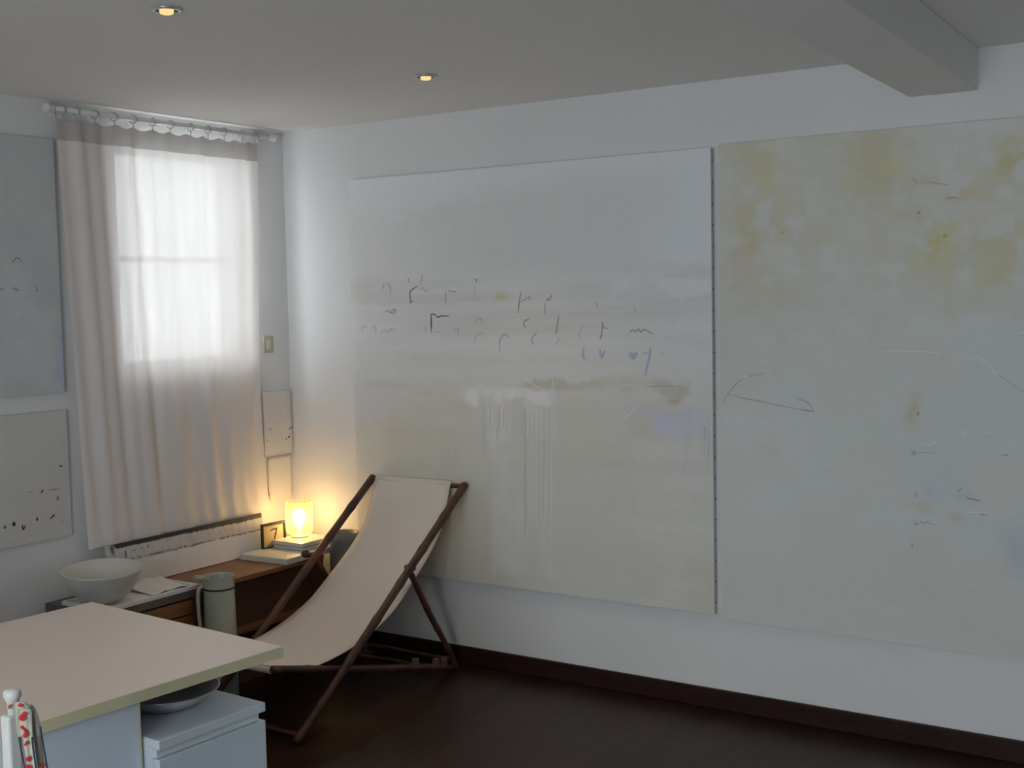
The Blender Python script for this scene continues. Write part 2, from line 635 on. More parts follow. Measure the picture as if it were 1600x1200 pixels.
def cols_script(U, V):
    X = PX0 + U * (PX1 - PX0)
    Z = PZ0 + V * (PZ1 - PZ0)
    col = np.empty(U.shape + (3,))
    col[:] = (0.675, 0.685, 0.675)
    nz = fbm(U, V, 3, 5, 1)
    hz = fbm(U, V, 2, 26, 2)
    vz = fbm(U, V, 30, 2, 3)
    fz = fbm(U, V, 24, 12, 4)
    # cool white top edge and right side
    col = blend(col, smoothstep(2.10, 2.30, Z + nz * 0.15), (0.74, 0.76, 0.79), 0.8)
    col = blend(col, smoothstep(2.0, 2.35, X + nz * 0.2) * smoothstep(1.5, 1.9, Z), (0.72, 0.75, 0.79), 0.7)
    # lower two fifths: warm greige underpaint
    low = 1 - smoothstep(1.20, 1.45, Z + nz * 0.1)
    col = blend(col, low, (0.60, 0.595, 0.54), 0.7)
    col = blend(col, (nz > 0.12) * 1.0 * low * smoothstep(0.12, 0.4, nz), (0.57, 0.545, 0.46), 0.5)
    col = blend(col, np.clip(hz * 2, 0, 1) * band(X, Z, .4, 2.45, 1.45, 1.85, .1, .05), (0.58, 0.57, 0.54), 0.55)
    col = blend(col, np.clip(-hz * 2, 0, 1) * band(X, Z, .4, 2.45, 1.45, 1.85, .1, .05), (0.74, 0.75, 0.76), 0.5)

    def P(px, py):
        p = on_plane(px, py, 1, -PT)
        return p.x, p.z

    def wash(px0, py0, px1, py1, c, a, tex=None, s=0.03):
        x0, z1_ = P(px0, py0)
        x1, z0_ = P(px1, py1)
        mk = band(X + nz * 0.10 + vz * 0.05, Z + nz * 0.05 + hz * 0.04 + fz * 0.05, min(x0, x1), max(x0, x1), min(z0_, z1_), max(z0_, z1_), s * 1.5, s * 0.6)
        mk = mk * np.clip(0.8 + fz * 1.0, 0, 1)
        if tex is not None:
            mk = mk * np.clip(0.55 + tex * 1.6, 0, 1)
        return blend(col, mk, c, a)
    col = wash(575, 595, 720, 620, (0.52, 0.475, 0.36), 0.95, hz)
    col = wash(820, 588, 1075, 615, (0.50, 0.46, 0.36), 1.0, hz)
    col = wash(860, 600, 1020, 618, (0.52, 0.47, 0.35), 0.6, hz)
    col = wash(600, 660, 720, 760, (0.56, 0.53, 0.43), 0.45)
    col = wash(555, 598, 612, 650, (0.62, 0.64, 0.70), 0.6)
    col = wash(735, 606, 862, 632, (0.77, 0.77, 0.78), 0.9, None, 0.02)
    col = wash(760, 628, 864, 690, (0.72, 0.72, 0.72), 0.7, vz * 1.6, 0.03)
    col = wash(770, 690, 864, 900, (0.69, 0.69, 0.685), 0.55, vz * 2.0, 0.04)
    col = wash(990, 628, 1112, 654, (0.52, 0.56, 0.72), 1.0, hz * .5, 0.02)
    col = wash(1030, 645, 1116, 676, (0.57, 0.60, 0.73), 0.95, nz * .5, 0.02)
    col = wash(1000, 680, 1110, 800, (0.66, 0.665, 0.66), 0.6)
    col = wash(870, 700, 1110, 740, (0.58, 0.565, 0.51), 0.45, hz)
    col = wash(950, 800, 1115, 850, (0.72, 0.72, 0.70), 0.5, hz)
    col = wash(870, 850, 1050, 930, (0.57, 0.55, 0.48), 0.4, nz)
    col = wash(1030, 890, 1115, 940, (0.66, 0.68, 0.70), 0.6, hz)
    col = wash(950, 430, 1115, 452, (0.75, 0.77, 0.79), 0.7, hz)
    x, z = P(782, 463)
    col = blend(col, blob(X, Z, x, z, .03, .018), (0.60, 0.56, 0.22), 0.85)
    x, z = P(585, 443)
    col = blend(col, blob(X, Z, x, z, .10, .05) * np.clip(.5 + nz * 3, 0, 1), (0.60, 0.54, 0.48), 0.6)
    return col


pt = thing('large_painting', 'large square pale grey canvas with rows of scribbled marks above deck chair', 'painting', (PX0, 0, PZ0))
LOC = Vector((PX0, 0, PZ0))
canvas_mesh('canvas', Vector((PX0, -0.002, PZ0)) - LOC, (1, 0, 0), (0, 0, 1), (0, -1, 0), PX1 - PX0, PZ1 - PZ0, PT - 0.002, 330, 330, cols_script, PAINT, pt)


def marks(parent, loc, ax, val, nrm, items, sx, sy, sc, name='brush_mark', lift=0.0006):
    for col, wid, pts in items:
        W = [on_plane(sx + x / sc, sy + y / sc, ax, val) - loc for x, y in pts]
        obj(name, ribbon(W, wid, nrm, lift), pmat(col), parent, fix=False)


DK = (0.17, 0.16, 0.14)
GY = (0.40, 0.39, 0.36)
LG = (0.54, 0.53, 0.50)
OC = (0.46, 0.40, 0.28)
BL = (0.52, 0.56, 0.74)
LB = (0.62, 0.66, 0.75)
WH = (0.86, 0.86, 0.86)
script_marks = [
    (LG, .006, [(320, 75), (317, 98), (313, 120)]), (DK, .006, [(300, 125), (278, 138), (266, 152), (270, 178), (269, 198), (282, 184)]),
    (LG, .006, [(262, 92), (264, 112)]), (LG, .005, [(310, 140), (325, 132), (330, 150), (345, 140)]),
    (GY, .005, [(415, 150), (417, 175), (416, 202)]), (LG, .006, [(428, 150), (440, 143), (448, 152), (462, 146)]),
    (OC, .006, [(536, 96), (548, 98), (542, 112)]), (LG, .004, [(540, 130), (537, 160)]),
    (GY, .007, [(730, 150), (726, 180), (721, 210), (720, 238)]), (GY, .004, [(730, 192), (750, 178), (766, 168)]), (LG, .005, [(770, 165), (762, 182), (775, 178)]),
    (GY, .006, [(858, 162), (852, 182), (836, 186), (848, 172)]), (GY, .005, [(834, 192), (830, 215), (830, 242)]),
    (LG, .007, [(160, 115), (155, 138)]), (LG, .007, [(172, 112), (186, 125), (188, 156)]),
    (GY, .006, [(165, 232), (178, 226), (188, 240), (200, 222), (209, 220), (206, 236), (194, 241), (192, 228)]),
    (DK, .008, [(355, 240), (357, 265), (357, 292), (358, 320)]), (DK, .006, [(355, 242), (372, 242), (384, 258), (396, 249), (412, 250), (430, 251)]),
    (LG, .005, [(540, 278), (553, 260), (567, 258), (573, 280)]),
    (OC, .006, [(766, 264), (748, 268), (740, 286), (752, 299)]),
    (GY, .007, [(888, 248), (884, 280), (875, 328)]),
    (GY, .007, [(1070, 273), (1071, 295), (1066, 330), (1060, 348)]), (GY, .004, [(1070, 290), (1082, 302), (1096, 302)]),
    (GY, .006, [(1183, 320), (1198, 304), (1206, 318), (1221, 302), (1228, 318), (1248, 303), (1262, 315), (1280, 326)]),
    (LG, .004, [(1045, 190), (1050, 220)]), (LG, .004, [(1210, 215), (1200, 232), (1220, 230)]),
    (LB, .008, [(82, 288), (70, 296), (72, 316)]), (LB, .007, [(78, 298), (92, 292)]), (LB, .007, [(126, 286), (112, 294), (122, 304), (128, 294), (125, 330)]), (LB, .007, [(148, 320), (162, 304), (172, 320), (190, 300), (205, 312)]),
    (LB, .007, [(335, 290), (332, 320)]), (LB, .006, [(372, 318), (392, 312)]), (BL, .007, [(452, 314), (464, 302), (470, 308), (468, 325)]),
    (LB, .008, [(541, 362), (540, 338), (556, 320), (574, 322)]), (BL, .008, [(641, 397), (641, 352), (655, 328), (672, 326), (680, 342)]),
    (BL, .008, [(782, 370), (774, 350), (782, 332), (798, 320)]), (LB, .007, [(884, 338), (890, 350), (874, 368)]), (LB, .006, [(990, 288), (972, 318), (976, 348)]),
    (BL, .012, [(992, 380), (988, 402), (990, 424), (1002, 428)]), (BL, .013, [(1058, 388), (1062, 410), (1066, 430), (1080, 394)]),
    (BL, .024, [(1184, 404), (1198, 426), (1214, 402)]), (BL, .020, [(1196, 404), (1200, 424)]), (BL, .011, [(1271, 380), (1268, 410), (1262, 440), (1254, 470), (1249, 498)]),
    (LB, .008, [(1238, 402), (1262, 406)]), (LB, .006, [(1312, 410), (1326, 406)]),
    (WH, .007, [(660, 458), (690, 470), (722, 486), (760, 524), (800, 545), (866, 582)]), (WH, .006, [(862, 498), (863, 540), (862, 580)]),
    (WH, .004, [(50, 373), (300, 371), (620, 372), (900, 374), (1200, 374), (1520, 378)]), (WH, .004, [(720, 235), (1000, 226), (1250, 230)]),
    (WH, .006, [(762, 84), (785, 78), (802, 86)]), ((0.52, 0.48, 0.40), .004, [(1250, 545), (1320, 541), (1400, 544)]), (WH, .005, [(1140, 540), (1165, 536), (1195, 542)]), (WH, .005, [(1160, 680), (1185, 660), (1210, 630)]),
    (BL, .009, [(1492, 712), (1502, 730)]), (BL, .005, [(1497, 735), (1496, 770)]),
]
marks(pt, LOC, 1, -PT, (0, -1, 0), script_marks, 540, 400, 2.6667)
drips = []
for k in range(26):
    x0 = random.choice([random.uniform(540, 865), random.uniform(740, 866)])
    y0 = random.uniform(138, 170)
    ln = random.uniform(40, 200) if x0 < 740 else random.uniform(120, 560)
    drips.append(((0.76, 0.76, 0.755) if k % 3 else (0.64, 0.63, 0.60), random.uniform(.003, .006), [(x0, y0), (x0 + 1, y0 + ln / 2), (x0 - 1, y0 + ln)]))
for k in range(8):
    x0 = random.uniform(1380, 1520)
    y0 = random.uniform(190, 260)
    drips.append(((0.68, 0.69, 0.71), random.uniform(.003, .005), [(x0, y0), (x0, y0 + random.uniform(60, 220))]))
drips.append((WH, .006, [(858, 130), (856, 400), (858, 880)]))
drips.append((WH, .005, [(838, 200), (836, 500), (834, 860)]))
marks(pt, LOC, 1, -PT, (0, -1, 0), drips, 540, 580, 2.6667, 'paint_drip')
# tacks down the right side of the stretcher
bm = nbm()
for k in range(22):
    zc = 0.05 + k * (PZ1 - PZ0 - 0.1) / 21
    box(bm, PX1 - PX0 - 0.0005, PX1 - PX0 + 0.002, -0.020, -0.014, zc - 0.004, zc + 0.004)
tk = obj('tacks', bm, BLACK, pt)
tk['kind'] = 'stuff'
# exposed stretcher batten behind the canvas side
obj('stretcher_side', box(nbm(), PX1 - PX0 + 0.0003, PX1 - PX0 + 0.0012, -PT + 0.004, -0.004, 0.004, PZ1 - PZ0 - 0.004), mat('raw_edge', (0.66, 0.67, 0.68), 0.8, var=0.1), pt)

# ---- second large painting, running out of frame on the right
QX0, QX1, QZ0, QZ1, QT = 2.416, 4.346, 0.392, 2.338, 0.022


def cols_yellow(U, V):
    X = QX0 + U * (QX1 - QX0)
    Z = QZ0 + V * (QZ1 - QZ0)
    col = np.empty(U.shape + (3,))
    col[:] = (0.595, 0.61, 0.575)
    nz = fbm(U, V, 4, 4, 11)
    n2 = fbm(U, V, 9, 9, 12)
    hz = fbm(U, V, 3, 30, 13)
    n3 = fbm(U, V, 30, 30, 14)
    n4 = fbm(U, V, 6, 5, 15)
    up = smoothstep(1.55, 2.0, Z + nz * .3)
    col = blend(col, up, (0.60, 0.585, 0.49), 0.65)
    col = blend(col, np.clip(n2 * 2.4, 0, 1) * up, (0.55, 0.51, 0.31), 0.6)
    col = blend(col, np.clip(-nz * 2.0, 0, 1) * up, (0.66, 0.67, 0.65), 0.5)
    col = blend(col, np.clip(nz * 2.2, 0, 1) * (1 - up), (0.57, 0.55, 0.49), 0.5)
    col = blend(col, np.clip(hz * 2, 0, 1), (0.64, 0.65, 0.64), 0.3)

    mid = smoothstep(1.35, 1.75, Z) 
    col = blend(col, np.clip(n3 * 1.8 + n4 * 2.2 - .25, 0, 1) * mid, (0.56, 0.53, 0.38), .5)
    col = blend(col, np.clip(-n3 * 2.0 - n4 * 1.2 - .2, 0, 1) * mid, (0.65, 0.66, 0.64), .5)
    col = blend(col, np.clip(n3 * 1.5 - n4 * 2 - .2, 0, 1), (0.60, 0.565, 0.51), .45)

    def P(x, y):
        p = on_plane(1100 + x / 3.2, 180 + y / 3.2, 1, -QT)
        return p.x, p.z
    for (x, y, rx, ry, c, a) in [
        (330, 280, .05, .07, (0.60, 0.57, 0.28), .5), (230, 570, .09, .11, (0.56, 0.47, 0.24), .65), (350, 480, .09, .14, (0.58, 0.55, 0.32), .5),
        (435, 315, .025, .02, (0.60, 0.42, 0.24), .6), (690, 430, .05, .04, (0.56, 0.52, 0.26), .6), (560, 490, .05, .05, (0.58, 0.55, 0.28), .5),
        (730, 325, .06, .025, (0.58, 0.55, 0.28), .5), (970, 260, .05, .025, (0.60, 0.56, 0.24), .5), (1500, 190, .06, .06, (0.56, 0.51, 0.14), .75),
        (1200, 605, .075, .06, (0.58, 0.53, 0.12), .85), (1240, 410, .06, .018, (0.60, 0.40, 0.20), .75), (1080, 322, .05, .015, (0.60, 0.42, 0.22), .6),
        (1200, 345, .10, .01, (0.58, 0.42, 0.24), .6), (1300, 365, .10, .04, (0.58, 0.50, 0.28), .5), (1060, 490, .05, .04, (0.54, 0.48, 0.28), .6),
        (850, 560, .05, .05, (0.57, 0.53, 0.32), .4), (1530, 750, .05, .04, (0.57, 0.52, 0.22), .6), (1210, 740, .05, .10, (0.57, 0.54, 0.30), .5),
        (1420, 640, .14, .12, (0.57, 0.53, 0.30), .5), (1040, 690, .05, .06, (0.57, 0.54, 0.30), .5), (1590, 190, .06, .08, (0.50, 0.44, 0.16), .7),
        (1560, 560, .10, .12, (0.55, 0.51, 0.28), .5), (780, 135, .10, .02, (0.60, 0.53, 0.42), .5), (170, 730, .04, .06, (0.60, 0.50, 0.44), .5),
        (160, 420, .04, .10, (0.58, 0.53, 0.36), .5), (500, 620, .10, .03, (0.57, 0.53, 0.38), .5)]:
        cx, cz = P(x, y)
        col = blend(col, blob(X + n2 * .08 + n3 * .04, Z + nz * .05 + n3 * .04, cx, cz, rx, ry) * np.clip(.75 + n2 * 1.5 + n3 * 2, 0, 1), c, a * 0.8)
    # cool patches lower down
    for (x, y, rx, ry, c, a) in [(350, 1640, .25, .35, (0.63, 0.66, 0.67), .6), (330, 1800, .3, .25, (0.62, 0.645, 0.655), .5), (1400, 1750, .3, .4, (0.57, 0.61, 0.63), .6),
                                 (1560, 1180, .2, .2, (0.58, 0.62, 0.63), .6), (1150, 1870, .03, .05, (0.50, 0.53, 0.62), .5), (1600, 2150, .05, .10, (0.46, 0.50, 0.58), .7), (1310, 1875, .03, .03, (0.46, 0.48, 0.55), .5),
                                 (1060, 1510, .02, .06, (0.52, 0.45, 0.24), .6), (1090, 1960, .05, .02, (0.54, 0.48, 0.26), .5), (1290, 2010, .03, .02, (0.54, 0.46, 0.34), .5)]:
        cx, cz = P(x, y)
        col = blend(col, blob(X + n2 * .06, Z + nz * .06, cx, cz, rx, ry) * np.clip(.7 + n2 * 2, 0, 1), c, a)
    return col


qt = thing('large_painting', 'large pale canvas with yellow and orange stains, cut off by right picture edge', 'painting', (QX0, 0, QZ0))
LOCQ = Vector((QX0, 0, QZ0))
canvas_mesh('canvas', Vector((0, -0.002, 0)), (1, 0, 0), (0, 0, 1), (0, -1, 0), QX1 - QX0, QZ1 - QZ0, QT - 0.002, 330, 330, cols_yellow, PAINT, qt)
DG = (0.46, 0.47, 0.46)
WG = (0.80, 0.83, 0.83)
yellow_marks = [
    (DG, .004, [(95, 415), (112, 382), (130, 352), (155, 328), (180, 300), (215, 282), (260, 274), (312, 268)]), (WG, .005, [(312, 272), (326, 258), (325, 232), (306, 206), (280, 205)]),
    (WG, .009, [(182, 296), (205, 284), (222, 284)]), (DG, .004, [(118, 368), (180, 388), (250, 400), (360, 424), (480, 446)]), (LG, .008, [(480, 446), (520, 452), (550, 460)]),
    (LG, .006, [(470, 396), (500, 402), (530, 420), (548, 456)]), (WG, .007, [(890, 158), (980, 156), (1080, 160), (1182, 165)]),
    (WG, .007, [(1330, 204), (1350, 190), (1370, 183), (1400, 208), (1440, 245), (1472, 272)]), ((0.62, 0.64, 0.65), .005, [(1472, 272), (1520, 308), (1560, 335), (1600, 356)]),
    (WG, .007, [(1292, 545), (1296, 562), (1306, 574)]), (WG, .006, [(1380, 548), (1410, 566), (1446, 560)]), (WG, .008, [(1092, 622), (1120, 626), (1150, 615), (1162, 606)]),
    (DG, .004, [(1038, 1012), (1056, 998), (1064, 1014), (1048, 1024), (1072, 1022), (1090, 1004), (1096, 1022), (1122, 1002), (1126, 1022), (1140, 1016), (1164, 1024)]),
    (DG, .006, [(1036, 668), (1046, 656), (1060, 662), (1040, 676)]), (LG, .004, [(1060, 664), (1150, 662)]), (OC, .008, [(1072, 458), (1066, 480)]),
    (WG, .005, [(1172, 950), (1178, 972)]), (LG, .006, [(1050, 862), (1066, 870), (1056, 884)]), ((0.46, 0.48, 0.56), .006, [(1270, 858), (1286, 842), (1294, 836)]),
    (OC, .006, [(1312, 888), (1345, 896), (1380, 905)]), (LG, .006, [(1380, 978), (1395, 968), (1410, 975)]), (WG, .005, [(1310, 962), (1360, 962), (1420, 966)]), ((0.45, 0.48, 0.60), .006, [(1040, 1118), (1042, 1140)]),
    (WG, .006, [(1560, 72), (1590, 62), (1620, 64)]), (LG, .006, [(1485, 672), (1525, 676)]),
]
marks(qt, LOCQ, 1, -QT, (0, -1, 0), yellow_marks, 1100, 500, 3.2)
yd = [((0.66, 0.52, 0.24), .016, [(1195, 607), (1206, 602), (1218, 598)]), ((0.64, 0.50, 0.36), .007, [(1212, 418), (1240, 410), (1270, 412)]), ((0.64, 0.52, 0.40), .006, [(1040, 318), (1056, 320), (1062, 345)]),
      ((0.64, 0.52, 0.40), .005, [(1110, 330), (1170, 342), (1225, 348)]), ((0.50, 0.49, 0.40), .008, [(388, 586), (400, 588)]), (OC, .006, [(1062, 492), (1080, 480), (1078, 496)])]
marks(qt, LOCQ, 1, -QT, (0, -1, 0), yd, 1100, 180, 3.2, 'paint_dab')


# ---- pictures on the window wall
def cols_blue(U, V):
    col = np.empty(U.shape + (3,))
    col[:] = (0.50, 0.525, 0.53)
    a = fbm(U, V, 5, 5, 21)
    b_ = fbm(U, V, 12, 12, 22)
    col = blend(col, np.clip(a * 2.2, 0, 1), (0.58, 0.61, 0.61), .6)
    col = blend(col, np.clip(-a * 2, 0, 1), (0.46, 0.49, 0.52), .5)
    col = blend(col, smoothstep(.93, 1.0, U) * (1 - smoothstep(.15, .45, V)) * np.clip(.5 + b_ * 3, 0, 1), (0.40, 0.45, 0.60), .8)
    col = blend(col, np.clip(b_ * 3 - .3, 0, 1), (0.50, 0.52, 0.58), .4)
    col = blend(col, np.clip(smoothstep(.62, .75, V), 0, 1), (0.55, 0.55, 0.54), .4)
    return col


def cols_beige(U, V):
    col = np.empty(U.shape + (3,))
    col[:] = (0.575, 0.55, 0.53)
    a = fbm(U, V, 4, 4, 31)
    col = blend(col, np.clip(a * 2.2, 0, 1), (0.60, 0.585, 0.57), .6)
    col = blend(col, np.clip(-a * 2.2, 0, 1), (0.54, 0.53, 0.505), .6)
    return col


def cols_small(U, V):
    col = np.empty(U.shape + (3,))
    col[:] = (0.62, 0.61, 0.60)
    a = fbm(U, V, 4, 5, 41)
    col = blend(col, np.clip(a * 2.2, 0, 1), (0.68, 0.67, 0.65), .6)
    col = blend(col, smoothstep(.9, 1, U) * .6 + (1 - smoothstep(0, .06, V)), (0.42, 0.40, 0.40), .6)
    return col


a1 = thing('canvas_painting', 'grey-blue canvas with faint blue flecks hung left of the curtain, upper one', 'painting', (0, -2.44, 1.378))
canvas_mesh('canvas', (0.002, 0, 0), (0, 1, 0), (0, 0, 1), (1, 0, 0), 1.05, 1.058, 0.022, 110, 110, cols_blue, PAINT, a1)
LB1 = Vector((0, -2.44, 1.378))
bm_items = [((0.34, 0.40, 0.62), .008, [(178, 1110), (186, 1130), (176, 1140)]), ((0.40, 0.46, 0.58), .010, [(60, 1120), (95, 1132)]), ((0.40, 0.46, 0.58), .010, [(0, 1130), (14, 1122)]),
            ((0.30, 0.30, 0.30), .005, [(62, 992), (80, 966), (98, 975), (112, 992)])]
marks(a1, LB1, 0, 0.024, (1, 0, 0), bm_items, 0, 100, 3.2)

a2 = thing('canvas_painting', 'beige canvas flecked with black marks hung left of the curtain, lower one', 'painting', (0, -2.14, 0.763))
canvas_mesh('canvas', (0.002, 0, 0), (0, 1, 0), (0, 0, 1), (1, 0, 0), 0.758, 0.539, 0.016, 80, 60, cols_beige, PAINT, a2)
LB2 = Vector((0, -2.14, 0.763))
BK = (0.03, 0.025, 0.03)
sm = [(BK, .020, [(62, 1098), (70, 1100), (76, 1098)]), (BK, .014, [(20, 1116), (28, 1117)]), (BK, .006, [(112, 1105), (115, 1128)]), (BK, .006, [(116, 1130), (128, 1106)]), (BK, .008, [(185, 1068), (186, 1084)]),
      (BK, .006, [(250, 1075), (262, 1062), (272, 1058)]), (BK, .010, [(264, 1058), (272, 1057)]), (BK, .007, [(206, 946), (210, 936), (215, 930)]), ((0.12, 0.11, 0.11), .007, [(294, 810), (312, 811)]),
      ((0.42, 0.38, 0.10), .020, [(282, 970), (294, 972)]), ((0.25, 0.22, 0.22), .006, [(306, 1086), (313, 1088)]), ((0.42, 0.40, 0.40), .005, [(140, 940), (165, 940)]), ((0.45, 0.41, 0.41), .005, [(240, 932), (300, 922)])]
marks(a2, LB2, 0, 0.018, (1, 0, 0), sm, 0, 475, 3.2)

a3 = thing('small_picture', 'small off-white picture with tiny black specks in corner below light switch', 'picture', (0, -0.215, 0.957))
canvas_mesh('canvas', (0.002, 0, 0), (0, 1, 0), (0, 0, 1), (1, 0, 0), 0.2, 0.33, 0.012, 30, 45, cols_small, PAINT, a3)
LB3 = Vector((0, -0.215, 0.957))
sm = [(BK, .006, [(166, 368), (172, 358)]), ((0.2, 0.19, 0.19), .005, [(152, 372), (158, 370)]), (BK, .010, [(280, 413), (290, 410)]), (BK, .005, [(262, 428), (276, 418)]), ((0.2, 0.19, 0.19), .006, [(150, 432), (153, 435)]),
      ((0.2, 0.2, 0.2), .006, [(284, 366), (300, 350), (310, 346)]), ((0.25, 0.24, 0.24), .006, [(316, 316), (322, 308)])]
marks(a3, LB3, 0, 0.014, (1, 0, 0), sm, 380, 580, 4.0)

# blank sheet pinned below the small picture, its lower left corner curling off the wall
P = [[Vector((0.003 + 0.030 * max(0, 0.45 - i / 8) * max(0, 0.35 - j / 10) / 0.35, 0.178 * i / 8, 0.222 * j / 10)) for i in range(9)] for j in range(11)]
bm = nbm()
sheet(bm, P, 0.0012)
ps = tag(obj('pinned_sheet', bm, PAPER), 'blank white sheet pinned on the wall below the small picture, above lamp', 'paper')
ps.location = (0.0, -0.190, 0.732)

# ---- light switch
s = thing('light_switch', 'cream wall switch plate between the curtain and the room corner', 'switch', (0, -0.155, 1.526))
obj('plate', box(nbm(), 0.0005, 0.008, -0.036, 0.036, -0.043, 0.043, bev=0.003), CREAMPL, s)
obj('rocker', box(nbm(), 0.008, 0.012, -0.014, 0.012, -0.024, 0.024, bev=0.0015), mat('pale_cream_plastic', (0.66, 0.65, 0.52), 0.35), s)

# ------------------------------------------------------------------ curtain and rod
RX, RZ = 0.052, 2.562
r = thing('curtain_rod', 'white curtain rod with round finials under the ceiling', 'curtain rod', (RX, -0.77, RZ))
obj('rod', tube(nbm(), [(0, -0.635, 0), (0, 0.625, 0)], 0.0115, 16), WHITEP, r)
for s_ in (-1, 1):
    e = -0.635 if s_ < 0 else 0.625
    bm = nbm()
    tube(bm, [(0, e, 0), (0, e + s_ * .008, 0), (0, e + s_ * .012, 0), (0, e + s_ * .022, 0), (0, e + s_ * .034, 0), (0, e + s_ * .044, 0), (0, e + s_ * .048, 0)], [.0165, .0165, .011, .019, .021, .014, .004], 20)
    obj('finial', bm, WHITEP, r)
    bm = nbm()
    yb = e - s_ * 0.03
    box(bm, -RX + 0.0005, -RX + 0.010, yb - 0.012, yb + 0.012, -0.03, 0.03, bev=0.002)
    box(bm, -RX + 0.010, -0.010, yb - 0.006, yb + 0.006, -0.008, 0.008, bev=0.001)
    obj('bracket', bm, WHITEP, r)

cu = thing('curtain', 'sheer white curtain hanging on rings in front of the bright window', 'curtain', (0.042, -0.8, 0.69))
NY, NZ = 170, 60
ZT = 2.520
fold_c = [0.09, 0.20, 0.305, 0.36, 0.47, 0.58, 0.66, 0.74, 0.80, 0.90, 0.955]
fold_a = [1.0, -0.7, 1.3, -1.0, 0.8, -0.6, 0.9, -0.8, 0.6, 0.8, -0.7]


def curtain_pt(u, v):
    """u 0..1 left to right, v 0 bottom .. 1 top"""
    yl = -1.392 + 0.075 * (1 - v) ** 2 + 0.02 * math.sin(v * 3.0)
    yr = -0.228 - 0.03 * math.sin(math.pi * min(1, v * 1.3)) + 0.02 * max(0, 0.06 - v) / 0.06
    y = yl + (yr - yl) * u
    drift = 0.05 * (1 - v)
    x = 0.0
    for c_, a_ in zip(fold_c, fold_a):
        q = (u - c_ - drift * (1 - c_) * 0.8) / 0.030
        x += a_ * math.exp(-q * q)
    amp = 0.014 if v < 0.97 else 0.008
    if v < 0.08:
        amp *= 0.55
    x = x * amp + 0.004 * math.sin(u * 75 + v * 1.5)
    x = max(-0.034, min(0.014 if v < 0.1 else 0.022, x))
    return Vector((x, y + 0.8, v * (ZT - 0.69)))


VH = 1 - 0.085 / (ZT - 0.69)
P = [[curtain_pt(i / NY, VH * j / NZ) for i in range(NY + 1)] for j in range(NZ + 1)]
for i in range(NY + 1):      # the hem lifts a little towards the right, where it flares
    u = i / NY
    for j in range(4):
        P[j][i].z += 0.0
obj('panel', sheet(nbm(), P), SHEER, cu)
P = [[curtain_pt(i / NY, VH + (1 - VH) * j / 5) + Vector((0.0, 0, 0.006 * math.sin(i / NY * 2 * math.pi * 11.5 + 1.2) * (1 if j == 5 else 0))) for i in range(NY + 1)] for j in range(6)]
hd = obj('heading', sheet(nbm(), P), HEAD, cu)
ring_y = [-1.362, -1.293, -1.196, -1.095, -0.992, -0.885, -0.782, -0.660, -0.554, -0.452, -0.335, -0.241]
RINGM = mat('ring_metal', (0.50, 0.49, 0.47), 0.5)
rm = None
for y in ring_y:
    if rm is None:
        bm = nbm()
        R0 = 0.0175
        pts = [(R0 * math.cos(a), 0, R0 * math.sin(a)) for a in [2 * math.pi * k / 24 for k in range(25)]]
        tube(bm, pts, 0.0028, 8, caps=False)
        tube(bm, [(0, 0, -R0), (0.001, 0, -R0 - 0.014), (0, 0, -R0 - 0.026)], 0.0022, 6)
        ro = obj('ring', bm, RINGM, cu)
        rm = ro.data
    else:
        ro = bpy.data.objects.new('ring', rm)
        C.objects.link(ro)
        ro.parent = cu
    ro.location = (RX - 0.042, y + 0.8, RZ - 0.69 - 0.0035)
    ro.rotation_euler = (0, 0, random.uniform(0.2, 0.5))

# ------------------------------------------------------------------ low wooden units under the window
BT = 0.50
bnch = thing('low_shelf_unit', 'low orange-brown wooden open shelf unit under the window behind deck chair', 'cabinet', (0.02, -0.60, 0))
y0, y1 = -0.415, 0.375          # local y: world -1.015 .. -0.225
obj('top_board', box(nbm(), 0, 0.382, y0, y1, BT - 0.022, BT, bev=0.002), ORANGEW, bnch)
obj('side_board', box(nbm(), 0, 0.376, y0, y0 + 0.02, 0.0, BT - 0.022, bev=0.002), BROWNW, bnch)
obj('side_board', box(nbm(), 0, 0.376, y1 - 0.02, y1, 0.0, BT - 0.022, bev=0.002), BROWNW, bnch)
obj('back_board', box(nbm(), 0.0, 0.012, y0 + 0.02, y1 - 0.02, 0.0, BT - 0.022), BROWNW, bnch)
obj('shelf', box(nbm(), 0.012, 0.370, y0 + 0.02, y1 - 0.02, 0.235, 0.255, bev=0.002), ORANGEW, bnch)
obj('plinth', box(nbm(), 0.012, 0.350, y0 + 0.02, y1 - 0.02, 0.0, 0.06, bev=0.002), BROWNW, bnch)
obj('front_panel', box(nbm(), 0.300, 0.316, y0 + 0.02, y1 - 0.02, 0.255, BT - 0.022, bev=0.001), BROWNW, bnch)

